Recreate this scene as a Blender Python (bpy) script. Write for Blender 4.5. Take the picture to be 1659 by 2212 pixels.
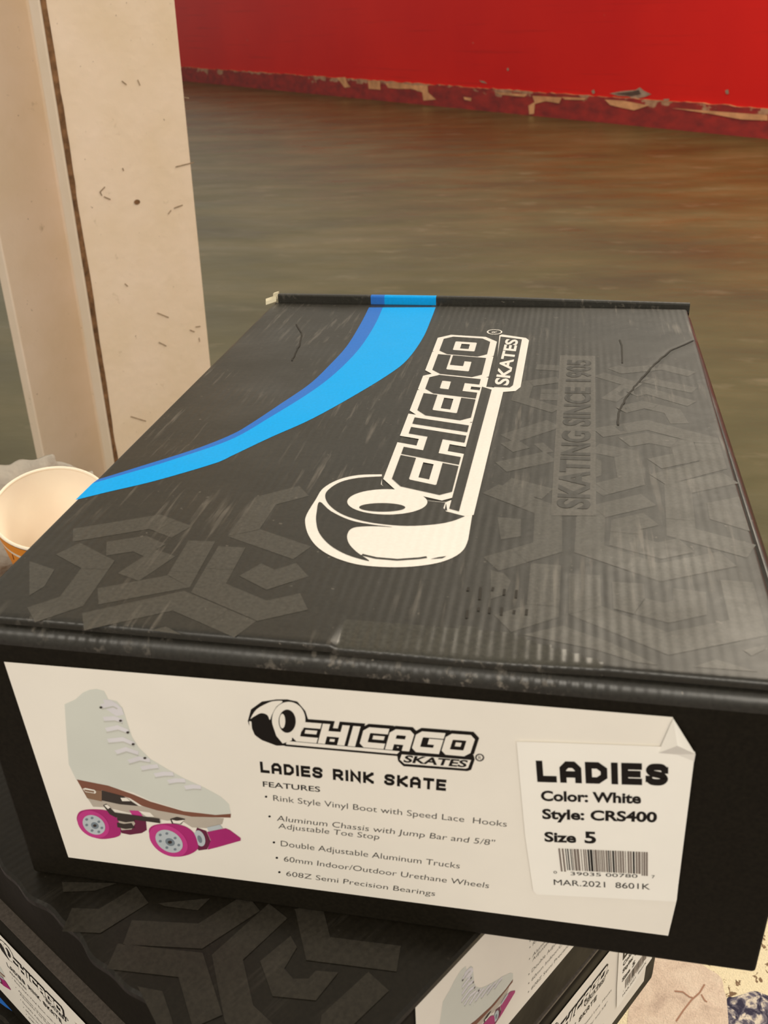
import bpy, bmesh, math, random
from mathutils import Vector, Matrix, noise
random.seed(7)
for o in list(bpy.data.objects): bpy.data.objects.remove(o)
SC = bpy.context.scene; COL = SC.collection
V = Vector

# ------------------------------------------------------------------ camera
F = 1994.5963558                                    # focal length in pixels of the 1659x2212 frame
CM = Matrix(((0.98178869, 0.18604824, -0.03843201),
             (0.05696921, -0.48131586, -0.87469397),
             (-0.18123321, 0.85657521, -0.48314949)))   # rows: camera right, down, forward
ZT = 0.436                                          # height of the underside of the top box
CP = V((0.20068185, -0.22568913, 0.30569700 + ZT))
cd = bpy.data.cameras.new('camera'); cam = bpy.data.objects.new('camera', cd); COL.objects.link(cam)
cd.sensor_fit = 'VERTICAL'; cd.sensor_height = 36.0; cd.lens = F / 2212 * 36
cd.clip_start = 0.02; cd.clip_end = 200
r, d, f = V(CM[0]), V(CM[1]), V(CM[2])
cam.matrix_world = Matrix(((r.x, -d.x, -f.x, CP.x), (r.y, -d.y, -f.y, CP.y), (r.z, -d.z, -f.z, CP.z), (0, 0, 0, 1)))
cd.dof.use_dof = True; cd.dof.focus_distance = 0.50; cd.dof.aperture_fstop = 24.0
SC.camera = cam

# ------------------------------------------------------------------ light
SC.view_settings.view_transform = 'Standard'; SC.view_settings.look = 'None'
SC.view_settings.gamma = 1; SC.view_settings.exposure = 0.06
w = bpy.data.worlds.new('world'); SC.world = w; w.use_nodes = True
bg = w.node_tree.nodes['Background']
bg.inputs[0].default_value = (1.0, 0.92, 0.78, 1); bg.inputs[1].default_value = 0.50

def lamp(name, loc, target, sx, sy, power, col):
    l = bpy.data.lights.new(name, 'AREA'); l.shape = 'RECTANGLE'; l.size = sx; l.size_y = sy
    l.energy = power; l.color = col
    o = bpy.data.objects.new(name, l); COL.objects.link(o); o.location = loc
    o.rotation_euler = (V(target) - V(loc)).to_track_quat('-Z', 'Y').to_euler()
    return o
lamp('ceiling_or_fill_lamp', (0.9, -2.6, 2.5), (0.1, 0, 0.5), 1.4, 1.4, 46, (1.0, 0.93, 0.81))  # added fill, low and aimed at the box front to lift the label
lamp('ceiling_or_fill_lamp', (-1.2, -2.2, 2.7), (-0.2, 0.3, 0.5), 1.2, 1.2, 24, (1.0, 0.93, 0.81))  # second added fill for the faces turned to the camera
lamp('ceiling_or_fill_lamp', (1.6, 3.3, 3.5), (1.6, 3.3, 0), 2.2, 2.2, 165, (1.0, 0.88, 0.71))
lamp('ceiling_or_fill_lamp', (3.4, 1.2, 3.3), (3.4, 1.2, 0), 1.6, 1.6, 62, (1.0, 0.91, 0.77))  # added to brighten the column, the wall and the right of the floor
lamp('ceiling_or_fill_lamp', (-3.2, 6.5, 4.0), (-3.2, 6.5, 0), 2.0, 2.0, 40, (1.0, 0.89, 0.73))

# ------------------------------------------------------------------ helpers
def ray(x, y):
    return r * ((x - 829.5) / F) + d * ((y - 1106.0) / F) + f
def onplane(x, y, n, o):
    q = ray(x, y); n = V(n)
    return CP + q * ((V(o) - CP).dot(n) / q.dot(n))
class Frame:
    """a flat face of a thing: origin, two axes in the face, outward normal"""
    def __init__(s, o, ex, ey, zf=None):
        s.o, s.ex, s.ey = V(o), V(ex).normalized(), V(ey).normalized(); s.n = s.ex.cross(s.ey).normalized(); s.zf = zf
    def px(s, x, y):
        q = onplane(x, y, s.n, s.o) - s.o
        return V((q.dot(s.ex), q.dot(s.ey)))
    def at(s, p, off=0.0):
        z = off + (s.zf(p[0], p[1]) if s.zf else 0.0)
        return s.o + s.ex * p[0] + s.ey * p[1] + s.n * z
class Mesh:
    def __init__(s): s.v = []; s.f = []; s.m = []; s.mats = []
    def mi(s, mat):
        if mat not in s.mats: s.mats.append(mat)
        return s.mats.index(mat)
    def poly(s, pts, mat):
        b = len(s.v); s.v += [V(p) for p in pts]; s.f.append(list(range(b, b + len(pts)))); s.m.append(s.mi(mat))
    def grid(s, rows, mat):
        b = len(s.v); n = len(rows[0])
        for rr in rows: s.v += [V(p) for p in rr]
        k = s.mi(mat)
        for i in range(len(rows) - 1):
            for j in range(n - 1):
                s.f.append([b + i*n + j, b + i*n + j + 1, b + (i+1)*n + j + 1, b + (i+1)*n + j]); s.m.append(k)
    def box(s, o, a, b_, c, mat):
        o, a, b_, c = V(o), V(a), V(b_), V(c)
        q = [o, o+a, o+a+b_, o+b_, o+c, o+a+c, o+a+b_+c, o+b_+c]
        if a.cross(b_).dot(c) > 0: fs = [(0,3,2,1), (4,5,6,7), (0,1,5,4), (1,2,6,5), (2,3,7,6), (3,0,4,7)]
        else: fs = [(0,1,2,3), (7,6,5,4), (4,5,1,0), (5,6,2,1), (6,7,3,2), (7,4,0,3)]
        for ff in fs: s.poly([q[i] for i in ff], mat)
    def build(s, name, parent=None, smooth=False, weld=0.0, bevel=0.0, bseg=3):
        base = V((0, 0, 0))
        if parent is not None:
            q = parent
            while q is not None: base += q.location; q = q.parent
        me = bpy.data.meshes.new(name)
        me.from_pydata([tuple(p - base) for p in s.v], [], s.f)
        for m in s.mats: me.materials.append(m)
        for p, k in zip(me.polygons, s.m): p.material_index = k
        if weld or bevel:
            bm = bmesh.new(); bm.from_mesh(me)
            bmesh.ops.remove_doubles(bm, verts=bm.verts, dist=weld or 1e-6)
            bmesh.ops.recalc_face_normals(bm, faces=bm.faces)
            bm.to_mesh(me); bm.free()
        if smooth or bevel:
            for p in me.polygons: p.use_smooth = True
        me.update()
        o = bpy.data.objects.new(name, me); COL.objects.link(o)
        if parent is not None: o.parent = parent
        if bevel:
            b = o.modifiers.new('bevel', 'BEVEL'); b.width = bevel; b.segments = bseg; b.limit_method = 'ANGLE'; b.harden_normals = True
        return o
def thing(name, loc, label, cat, group=None):
    o = bpy.data.objects.new(name, None); COL.objects.link(o); o.location = loc; o.empty_display_size = 0.05
    o['label'] = label; o['category'] = cat
    if group: o['group'] = group
    return o
def dense(pts, step, closed=True):
    out = []; n = len(pts)
    for i in range(n if closed else n - 1):
        a, b = V(pts[i]), V(pts[(i + 1) % n]); k = max(1, int((b - a).length / step))
        out += [a.lerp(b, t / k) for t in range(k)]
    if not closed: out.append(V(pts[-1]))
    return out
def spline(pts, n=8, closed=False):
    P = [V(p) for p in pts]; N = len(P); out = []
    g = (lambda i: P[i % N]) if closed else (lambda i: P[max(0, min(N - 1, i))])
    for i in range(N if closed else N - 1):
        p0, p1, p2, p3 = g(i-1), g(i), g(i+1), g(i+2)
        for k in range(n):
            t = k / n
            out.append(0.5 * ((2*p1) + (p2-p0)*t + (2*p0-5*p1+4*p2-p3)*t*t + (3*p1-p0-3*p2+p3)*t*t*t))
    if not closed: out.append(P[-1])
    return out
def offset_line(pts, w, closed=False):
    P = [V((p[0], p[1])) for p in pts]; N = len(P); L = []; R = []
    for i in range(N):
        a = P[i-1] if (i > 0 or closed) else None
        b = P[(i+1) % N] if (i < N-1 or closed) else None
        d1 = (P[i]-a).normalized() if a is not None else None
        d2 = (b-P[i]).normalized() if b is not None else None
        if d1 is None: d1 = d2
        if d2 is None: d2 = d1
        t = (d1 + d2)
        t = t.normalized() if t.length > 1e-6 else d1
        n = V((-t.y, t.x)); c = max(0.45, n.dot(V((-d1.y, d1.x))))
        L.append(P[i] + n * (w/2/c)); R.append(P[i] - n * (w/2/c))
    return L, R
LAY = [0]
def layer():
    LAY[0] = (LAY[0] + 1) % 16
    return LAY[0]*2.5e-6
def stroke(m, fr, pts, w, mat, off, closed=False):
    L, R = offset_line(pts, w, closed); N = len(L)
    for i in range(N if closed else N - 1):
        j = (i + 1) % N; e = off + layer()
        m.poly([fr.at(R[i], e), fr.at(R[j], e), fr.at(L[j], e), fr.at(L[i], e)], mat)
def flat(m, fr, pts, mat, off):
    a = sum(pts[i][0]*pts[(i+1) % len(pts)][1] - pts[(i+1) % len(pts)][0]*pts[i][1] for i in range(len(pts)))
    if a < 0: pts = list(reversed(pts))
    e = off + layer()
    m.poly([fr.at(p, e) for p in pts], mat)
def ell(cx, cy, rx, ry, n=40, rot=0.0):
    c, s = math.cos(rot), math.sin(rot)
    return [(cx + rx*math.cos(t)*c - ry*math.sin(t)*s, cy + rx*math.cos(t)*s + ry*math.sin(t)*c) for t in [2*math.pi*k/n for k in range(n)]]
class Crop:
    """coordinates read in an enlarged crop of the photograph"""
    def __init__(s, x0, y0, k): s.x0, s.y0, s.k = x0, y0, k
    def __call__(s, fr, pts): return [fr.px(s.x0 + x/s.k, s.y0 + y/s.k) for x, y in pts]

# text of the built-in font as flat polygons, fitted between measured corners
def text_polys(body, bold=0.0):
    cu = bpy.data.curves.new('t', 'FONT'); cu.body = body; cu.size = 1.0; cu.fill_mode = 'FRONT'; cu.resolution_u = 4; cu.offset = bold
    o = bpy.data.objects.new('t', cu); COL.objects.link(o)
    dg = bpy.context.evaluated_depsgraph_get(); dg.update()
    me = bpy.data.meshes.new_from_object(o.evaluated_get(dg))
    vs = [(v.co.x, v.co.y) for v in me.vertices]; fs = [list(p.vertices) for p in me.polygons]
    bpy.data.objects.remove(o); bpy.data.curves.remove(cu); bpy.data.meshes.remove(me)
    return vs, fs
CAP = 0.729
def text(m, fr, body, bl, br, tl, mat, off, bold=0.0, T=lambda p: p):
    vs, fs = text_polys(body, bold)
    x0 = min(p[0] for p in vs); x1 = max(p[0] for p in vs)
    bl, br, tl = V(bl), V(br), V(tl)
    for ff in fs:
        pts = [T(bl + (br-bl)*((vs[i][0]-x0)/(x1-x0)) + (tl-bl)*(vs[i][1]/CAP)) for i in ff]
        flat(m, fr, pts, mat, off)
# heavy round-cornered capitals drawn as thick strokes in a unit cell
SF = {
 'L': [[(0,1),(0,0),(.62,0)]], 'A': [[(0,0),(0,.72),(.2,1),(.5,1),(.7,.72),(.7,0)], [(0,.36),(.7,.36)]],
 'D': [[(0,0),(0,1),(.42,1),(.7,.72),(.7,.28),(.42,0),(0,0)]], 'I': [[(0,0),(0,1)]],
 'E': [[(.62,1),(0,1),(0,0),(.62,0)], [(0,.5),(.56,.5)]],
 'S': [[(p.x,p.y) for p in spline([(.70,.80),(.58,.97),(.36,1),(.12,.96),(.02,.76),(.14,.58),(.36,.51),(.58,.43),(.69,.24),(.58,.05),(.36,0),(.12,.04),(.0,.20)],4)]],
 'R': [[(0,0),(0,1),(.5,1),(.68,.84),(.68,.58),(.5,.42),(0,.42)], [(.34,.42),(.7,0)]],
 'N': [[(0,0),(0,1),(.7,0),(.7,1)]], 'K': [[(0,0),(0,1)], [(.7,1),(.08,.48),(.72,0)]], 'T': [[(0,1),(.72,1)], [(.36,1),(.36,0)]]}
SW = {'I': 0.0, 'L': .62, 'E': .62, ' ': .3}
def heavy(m, fr, body, bl, br, tl, mat, off, wt=0.27, gap=0.42, T=lambda p: p):
    bl, br, tl = V(bl), V(br), V(tl); x = 0; pos = []
    for c in body:
        pos.append(x); x += SW.get(c, .72) + gap
    tot = x - gap + wt; H = (tl - bl)
    inset = wt / 2
    ex = (br - bl) / tot
    for c, xx in zip(body, pos):
        for ln in SF.get(c, []):
            L, R = offset_line([V((p[0], p[1]*(1-wt)*1.0)) for p in ln], wt)
            # round ends are squared off; extend free ends by half the stroke only on bars
            for i in range(len(L)-1):
                q = [R[i], R[i+1], L[i+1], L[i]]
                flat(m, fr, [T(bl + ex*(p[0]+xx+inset) + H*(p[1]+inset)) for p in q], mat, off)
            for p in (ln[0], ln[-1]):
                h = inset
                q = [(p[0]-h, p[1]*(1-wt)-h), (p[0]+h, p[1]*(1-wt)-h), (p[0]+h, p[1]*(1-wt)+h), (p[0]-h, p[1]*(1-wt)+h)]
                if ln is not SF['K'][-1] or True:
                    flat(m, fr, [T(bl + ex*(a+xx+inset) + H*(b+inset)) for a, b in q], mat, off + 1e-6)
# slanted block letters of the logo: (cell start, cell end, strokes in unit cell)
LG = [(0, .145, 'C'), (.152, .305, 'H'), (.312, .378, 'I'), (.387, .527, 'C'), (.535, .670, 'A'), (.680, .835, 'G'), (.843, 1.0, 'O')]
def logo_letters(m, fr, quad, wt, grow, mat, off, T=lambda p: p):
    b0, b1, t1, t0 = [V(q) for q in quad]
    W = (b1 - b0).length; H = (t0 - b0).length
    def mp(x, y):
        return b0*(1-x)*(1-y) + b1*x*(1-y) + t1*x*y + t0*(1-x)*y
    for x0, x1, c in LG:
        h = wt / 2; a = h * H / W
        l, rr = x0 + a, x1 - a
        lo, hi = h, 1 - h
        k = .10; ka = k*H/W
        st = {'C': [[(x1, hi), (l+ka, hi), (l, hi-k), (l, lo+k), (l+ka, lo), (x1, lo)]],
              'H': [[(l, 0), (l, 1)], [(rr, 0), (rr, 1)], [(l, .52), (rr, .52)]],
              'I': [[((x0+x1)/2, 0), ((x0+x1)/2, 1)]],
              'A': [[(l, 0), (l, hi-k), (l+ka, hi), (rr-ka, hi), (rr, hi-k), (rr, 0)], [(l, .42), (rr, .42)]],
              'G': [[(x1, hi), (l+ka, hi), (l, hi-k), (l, lo+k), (l+ka, lo), (rr, lo), (rr, .55), ((l+rr)/2, .55)]],
              'O': [[((l+rr)/2, hi), (l+ka, hi), (l, hi-k), (l, lo+k), (l+ka, lo), (rr-ka, lo), (rr, lo+k), (rr, hi-k), (rr-ka, hi), ((l+rr)/2, hi)]]}[c]
        for ln in st:
            # work in cell units scaled so that the stroke has equal width in both directions
            P = [V((p[0]*W/H, p[1])) for p in ln]
            if grow > 0:
                d0 = (P[0]-P[1]).normalized(); d1 = (P[-1]-P[-2]).normalized()
                P[0] = P[0] + d0*grow; P[-1] = P[-1] + d1*grow
            L, R = offset_line(P, wt + 2*grow)
            for i in range(len(L)-1):
                flat(m, fr, [T(mp(p.x*H/W, p.y)) for p in (R[i], R[i+1], L[i+1], L[i])], mat, off)

# ------------------------------------------------------------------ materials
def lin(c): return tuple(((x/255)/12.92 if x/255 <= .04045 else ((x/255+.055)/1.055)**2.4) for x in c)
def newmat(name):
    m = bpy.data.materials.new(name); m.use_nodes = True
    return m, m.node_tree, m.node_tree.nodes['Principled BSDF']
def N(nt, t, **kw):
    n = nt.nodes.new(t)
    for k, v in kw.items():
        if isinstance(k, str) and k.startswith('i_'): n.inputs[int(k[2:])].default_value = v
        else: setattr(n, k, v)
    return n
def coords(nt, scale=(1, 1, 1), rotz=0.0):
    tc = N(nt, 'ShaderNodeTexCoord'); mp = N(nt, 'ShaderNodeMapping')
    mp.inputs['Scale'].default_value = scale; mp.inputs['Rotation'].default_value = (0, 0, rotz)
    nt.links.new(tc.outputs['Object'], mp.inputs['Vector']); return mp.outputs[0]
def noise_n(nt, vec, scale, detail=4, rough=.55, dist=0.0):
    n = N(nt, 'ShaderNodeTexNoise'); n.inputs['Scale'].default_value = scale; n.inputs['Detail'].default_value = detail
    n.inputs['Roughness'].default_value = rough; n.inputs['Distortion'].default_value = dist
    nt.links.new(vec, n.inputs['Vector']); return n.outputs['Fac']
def ramp(nt, fac, stops):
    n = N(nt, 'ShaderNodeValToRGB'); e = n.color_ramp.elements
    while len(e) < len(stops): e.new(0.5)
    for k, (p, c) in enumerate(stops):
        e[k].position = p; e[k].color = (c, c, c, 1) if not hasattr(c, '__len__') else (*c, 1)
    nt.links.new(fac, n.inputs['Fac']); return n.outputs['Color']
def mixc(nt, fac, a, b, mode='MIX'):
    n = N(nt, 'ShaderNodeMix', data_type='RGBA', blend_type=mode)
    for s, x in (('Factor', fac), ('A', a), ('B', b)):
        i = [q for q in n.inputs if q.name == s and (q.type == ('VALUE' if s == 'Factor' else 'RGBA'))][0]
        if isinstance(x, (int, float)): i.default_value = x
        elif isinstance(x, tuple): i.default_value = (*x, 1)
        else: nt.links.new(x, i)
    return [q for q in n.outputs if q.type == 'RGBA'][0]
def math_n(nt, op, a, b=None, c=None):
    n = N(nt, 'ShaderNodeMath', operation=op)
    for k, x in enumerate((a, b, c)):
        if x is None: continue
        if isinstance(x, (int, float)): n.inputs[k].default_value = x
        else: nt.links.new(x, n.inputs[k])
    return n.outputs[0]
def bump(nt, bs, h, strength, dist=0.001):
    n = N(nt, 'ShaderNodeBump'); n.inputs['Strength'].default_value = strength; n.inputs['Distance'].default_value = dist
    nt.links.new(h, n.inputs['Height']); nt.links.new(n.outputs[0], bs.inputs['Normal'])
def plain(name, col, rough=.6, spec=.5, var=0.06, scale=60):
    m, nt, bs = newmat(name); c = lin(col)
    v = noise_n(nt, coords(nt), scale, 3)
    f1 = ramp(nt, v, [(.3, tuple(x*(1-var) for x in c)), (.7, tuple(min(1, x*(1+var)) for x in c))])
    nt.links.new(f1, bs.inputs['Base Color']); bs.inputs['Roughness'].default_value = rough
    bs.inputs['Specular IOR Level'].default_value = spec
    return m
def card(name, c, rot=0.0, rough=.36, ridges=1.0, scuff=0.0, spec=.5, var=.22):
    """glossy printed corrugated card; ridges run along the depth of the lid"""
    m, nt, bs = newmat(name)
    vec = coords(nt, rotz=rot)
    sx = N(nt, 'ShaderNodeSeparateXYZ'); nt.links.new(vec, sx.inputs[0])
    wob = noise_n(nt, vec, 9, 2)
    ph = math_n(nt, 'ADD', math_n(nt, 'MULTIPLY', sx.outputs['X'], 2*math.pi/0.0038), math_n(nt, 'MULTIPLY', wob, 1.2))
    ridge = math_n(nt, 'SINE', ph)
    patch = ramp(nt, noise_n(nt, vec, 14, 3), [(.38, 0.15), (.62, 1.0)])
    h = math_n(nt, 'MULTIPLY', math_n(nt, 'MULTIPLY', ridge, patch), 0.00006*ridges)
    h2 = math_n(nt, 'ADD', h, math_n(nt, 'MULTIPLY', noise_n(nt, vec, 40, 3), 0.0005))
    bump(nt, bs, h2, 1.0, 1.0)
    fine = noise_n(nt, vec, 700, 2)
    col = ramp(nt, fine, [(.3, tuple(x*(1-var) for x in c)), (.7, tuple(x*(1+var) for x in c))])
    if scuff:
        vs = N(nt, 'ShaderNodeMapping'); vs.inputs['Scale'].default_value = (1, .07, 1); nt.links.new(vec, vs.inputs['Vector'])
        sn = noise_n(nt, vs.outputs[0], 330, 3, .6)
        big = noise_n(nt, vec, 16, 3, .6)
        mask = math_n(nt, 'MULTIPLY', ramp(nt, sn, [(.55, 0.0), (.68, 1.0)]), ramp(nt, big, [(.47, 0.0), (.62, 1.0)]))
        dot = ramp(nt, noise_n(nt, vec, 420, 1, .4), [(.76, 0.0), (.79, 1.0)])
        mask = math_n(nt, 'MAXIMUM', mask, math_n(nt, 'MULTIPLY', dot, .8))
        col = mixc(nt, math_n(nt, 'MULTIPLY', mask, scuff), col, (.20, .175, .145))
    nt.links.new(col, bs.inputs['Base Color'])
    rr = ramp(nt, noise_n(nt, vec, 25, 3), [(.3, rough*.85), (.7, rough*1.2)])
    nt.links.new(rr, bs.inputs['Roughness']); bs.inputs['Specular IOR Level'].default_value = spec
    return m
M_LID = card('black_card', (.020, .018, .013), scuff=.42, rough=.42, ridges=.6)
M_BAND = card('grey_print', (.050, .046, .037), scuff=.3, rough=.42, ridges=.6)
M_ART = card('white_print', lin((228, 222, 214)), ridges=.4, var=.03)
M_DARK = card('black_ink_on_lid', (.020, .018, .013), rough=.42, ridges=.6)
M_STRIP = card('light_grey_print', (.066, .060, .049), rough=.42, ridges=.4)
M_SHEEN = card('glossy_card_painted_sheen', (.045, .042, .033), rough=.27, ridges=.8)  # paler base colour paints in the sheen of the lid's front patch
M_FOLD = card('worn_grey_fold', (.085, .070, .058), rough=.5, ridges=.5, spec=.3)
M_BLUE = card('light_blue_print', (.004, .36, .84), ridges=.3, spec=.12, rough=.5, var=.05)
M_NAVY = card('dark_blue_print', (.030, .16, .56), ridges=.3, spec=.12, rough=.5, var=.05)
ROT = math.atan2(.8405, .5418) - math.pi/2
M_LIDA = card('black_card_turned_shaded', (.010, .008, .005), rot=-ROT, ridges=.5, scuff=.06, spec=.28)  # top lid's card darkened: shade under the top box put into the colour
M_BANDA = card('grey_print_turned_shaded', (.027, .023, .017), rot=-ROT, ridges=.5, scuff=.05, spec=.28)  # top lid's grey print, darkened the same way to paint in shade
M_BODY = card('black_box_side', (.010, .008, .005), ridges=.0, rough=.5, spec=.12)
M_RIM = card('worn_black_edge', (.022, .020, .016), ridges=1.5, scuff=.8, rough=.33)
M_KRAFT = plain('bare_card_edge', (214, 204, 176), .85, .2)
M_PAPER = plain('white_label_paper', (240, 234, 224), .55, .3, .02, 30)
M_STICK = plain('white_sticker_paper', (248, 244, 236), .5, .3, .02, 30)
M_INK = plain('black_ink', (22, 17, 13), .5, .3)
M_INKS = plain('thin_black_ink', (52, 46, 42), .5, .3)
M_BOOT = plain('boot_grey_white', (214, 216, 208), .6, .3, .04, 20)
M_BOOT2 = plain('boot_fold_grey', (196, 196, 188), .6, .3)
M_LACE = plain('lace_lilac_white', (222, 219, 224), .6, .3)
M_SOLE = plain('sole_brown', (128, 84, 68), .6, .3)
M_HEEL = plain('heel_brown', (140, 110, 88), .6, .3)
M_SHD = plain('deep_grey', (62, 54, 50), .6, .3)
M_PLATE = plain('plate_grey', (188, 178, 166), .5, .4)
M_PINK = plain('wheel_pink', (196, 62, 138), .5, .4)
M_PINK2 = plain('wheel_pink_side', (172, 44, 116), .5, .4)
M_MAR = plain('wheel_maroon', (104, 38, 66), .5, .4)
M_HUB = plain('hub_grey', (188, 196, 202), .5, .4)
M_HUB2 = plain('hub_dark_grey', (120, 132, 142), .5, .4)
M_BAR = plain('bar_grey', (128, 116, 108), .5, .3)

# ------------------------------------------------------------------ hall
def painted_red():
    m, nt, bs = newmat('red_paint'); vec = coords(nt)
    a = noise_n(nt, vec, 1.2, 4)
    c = ramp(nt, a, [(.3, (.60, .012, .012)), (.7, (.68, .016, .012))])
    mp = N(nt, 'ShaderNodeMapping'); mp.inputs['Scale'].default_value = (.35, .35, 14); nt.links.new(vec, mp.inputs['Vector'])
    g = ramp(nt, noise_n(nt, mp.outputs[0], 3, 5), [(.60, 0.0), (.72, 1.0)])
    c = mixc(nt, math_n(nt, 'MULTIPLY', g, .25), c, (.22, .012, .014))
    sp = ramp(nt, noise_n(nt, vec, 16, 1), [(.80, 0.0), (.82, 1.0)])
    c = mixc(nt, math_n(nt, 'MULTIPLY', sp, .5), c, (.45, .25, .17))
    nt.links.new(c, bs.inputs['Base Color']); bs.inputs['Roughness'].default_value = .42; bs.inputs['Specular IOR Level'].default_value = .2
    return m
def chipped_board(d):
    m, nt, bs = newmat('chipped_red_board'); tc = N(nt, 'ShaderNodeTexCoord')
    sx = N(nt, 'ShaderNodeSeparateXYZ'); nt.links.new(tc.outputs['Generated'], sx.inputs[0])
    vec = coords(nt, (1, 1, 2.2))
    n1 = noise_n(nt, vec, 4.0, 6, .62)
    top = ramp(nt, sx.outputs['Z'], [(.35, -0.0), (1.0, .22)])
    chip = ramp(nt, math_n(nt, 'ADD', n1, math_n(nt, 'SUBTRACT', top, .10)), [(.60, 0.0), (.63, 1.0)])
    base = ramp(nt, noise_n(nt, vec, 9, 4), [(.35, (.20, .016, .016)), (.65, (.36, .022, .018))])
    wood = ramp(nt, noise_n(nt, vec, 22, 4), [(.3, (.30, .13, .07)), (.7, (.52, .30, .18))])
    c = mixc(nt, chip, base, wood)
    nt.links.new(c, bs.inputs['Base Color']); bs.inputs['Roughness'].default_value = .6
    return m
def rink_floor():
    m, nt, bs = newmat('painted_concrete'); vec = coords(nt)
    tc = N(nt, 'ShaderNodeMapping'); tc.inputs['Rotation'].default_value = (0, 0, math.radians(-8)); tc.inputs['Scale'].default_value = (.85, 2.0, 1)
    nt.links.new(vec, tc.inputs['Vector'])
    a = noise_n(nt, tc.outputs[0], 1.3, 6, .62)
    c = ramp(nt, a, [(.32, (.044, .036, .008)), (.50, (.070, .059, .016)), (.72, (.120, .094, .036))])
    b = ramp(nt, noise_n(nt, tc.outputs[0], 5.5, 5, .65), [(.58, 0.0), (.74, 1.0)])
    c = mixc(nt, math_n(nt, 'MULTIPLY', b, .45), c, (.21, .165, .10))
    e = ramp(nt, noise_n(nt, tc.outputs[0], 2.1, 4, .6), [(.60, 0.0), (.75, 1.0)])
    c = mixc(nt, math_n(nt, 'MULTIPLY', e, .45), c, (.060, .075, .040))
    nt.links.new(c, bs.inputs['Base Color'])
    rr = ramp(nt, noise_n(nt, tc.outputs[0], 4, 4), [(.3, .26), (.7, .40)])
    nt.links.new(rr, bs.inputs['Roughness']); bs.inputs['Specular IOR Level'].default_value = .36
    bump(nt, bs, noise_n(nt, tc.outputs[0], 14, 4), .10, .01)
    return m
def st(o): o['kind'] = 'structure'; return o
fl = Mesh(); fl.poly([(-16, .75, 0), (9, .75, 0), (9, 18, 0), (-16, 18, 0)], rink_floor()); st(fl.build('floor'))

W0, W1 = V((-4.50232, 11.38089, 0)), V((1.23778, 5.5086, 0))
wd = (W1 - W0).normalized(); wn = V((-wd.y, wd.x, 0));  wn = wn if wn.dot(V((0, 1, 0))) > 0 else -wn
wa, wb = W0 - wd*5.0, W1 + wd*5.5; L = (wb - wa)
wl = Mesh(); wl.box(wa + wn*.02, L, wn*.12, V((0, 0, .96)), painted_red()); wall = st(wl.build('wall_back'))
bb = Mesh(); M_CHIP = chipped_board(wd)
rows = []
nb = 420
for z in (0.0, .155):
    rows.append([wa + L*(k/nb) + V((0, 0, z + (random.uniform(-.006, .004) if z else 0))) for k in range(nb+1)])
bb.grid(rows, M_CHIP)
M_LEDGE = plain('split_plywood_edge', (176, 128, 88), .9, .1, .35, 6)
bb.grid([rows[1], [p + wn*.02 for p in rows[1]]], M_LEDGE)
base = st(bb.build('baseboard_back'))
# paint scars: flat chips of bare board, traced where they are
WF = Frame(W0, wd, (0, 0, 1)); WFw = Frame(W0 + wn*.02, wd, (0, 0, 1))
c5 = Crop(700, 0, 1.73)
ch = Mesh(); M_SCAR = plain('bare_grey_scar', (150, 128, 112), .5, .5, .25, 25); M_SCAR2 = plain('dark_scar', (84, 66, 58), .6, .4, .2, 25); M_WOOD = plain('bare_wood', (206, 150, 108), .85, .2, .25, 12)
flat(ch, WFw, c5(WFw, [(1068,349),(1110,341),(1165,336),(1182,326),(1195,338),(1224,352),(1200,362),(1160,371),(1140,360),(1100,358)]), M_SCAR, .003)
flat(ch, WFw, c5(WFw, [(1085,350),(1150,342),(1178,336),(1186,352),(1150,360)]), M_SCAR2, .0035)
for q in ([(1000,340),(1010,334),(1014,346),(1006,352)], [(1268,370),(1292,369),(1290,376),(1272,376)], [(1434,392),(1446,388),(1447,398)], [(1500,338),(1512,334),(1514,350),(1504,352)], [(684,256),(690,253),(692,262),(686,265)], [(580,300),(598,303),(612,312),(590,308)]):
    flat(ch, WFw, c5(WFw, q), M_SCAR, .003)
ch.build('scrape_mark', wall)
ch = Mesh()
for q in ([(48,290),(80,288),(88,310),(100,325),(78,328),(66,312)], [(165,302),(210,302),(212,335),(168,332)], [(232,312),(270,308),(330,318),(388,318),(390,345),(420,372),(372,376),(368,345),(330,332),(280,332),(240,328)],
          [(522,362),(552,366),(550,378),(526,372)], [(780,358),(890,364),(880,386),(830,378),(790,388)], [(1050,372),(1120,376),(1215,394),(1160,412),(1110,402),(1070,392)],
          [(1300,404),(1440,414),(1659,430),(1659,450),(1560,446),(1440,424)], [(890,362),(980,366),(975,374),(900,372)], [(640,345),(760,352),(750,362),(660,354)], [(765,395),(790,380),(786,425),(768,428)]):
    flat(ch, WF, c5(WF, q), M_WOOD, .003)
ch.build('worn_chip', base)

# carpet in front of the rink
def carpet(name, a, b, c_, scale, lo, hi):
    m, nt, bs = newmat(name); vec = coords(nt)
    n1 = noise_n(nt, vec, scale, 3, .6, 1.2)
    col = ramp(nt, n1, [(lo, a), ((lo+hi)/2, b), (hi, c_)])
    fz = noise_n(nt, vec, 900, 2); col = mixc(nt, .25, col, ramp(nt, fz, [(.3, .2), (.7, .9)]), 'MULTIPLY')
    nt.links.new(col, bs.inputs['Base Color']); bs.inputs['Roughness'].default_value = .95; bs.inputs['Specular IOR Level'].default_value = .05
    bump(nt, bs, fz, .5, .003)
    return m
M_CY = carpet('cream_squiggle_carpet', (.24, .15, .09), (.86, .74, .50), (.90, .78, .54), 95, .39, .45)
M_CB = carpet('stone_beige_carpet', (.60, .46, .37), (.76, .60, .48), (.82, .67, .54), 34, .30, .66)
M_CP = carpet('violet_fleck_carpet', (.05, .045, .075), (.20, .18, .22), (.78, .68, .56), 95, .42, .62)
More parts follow.
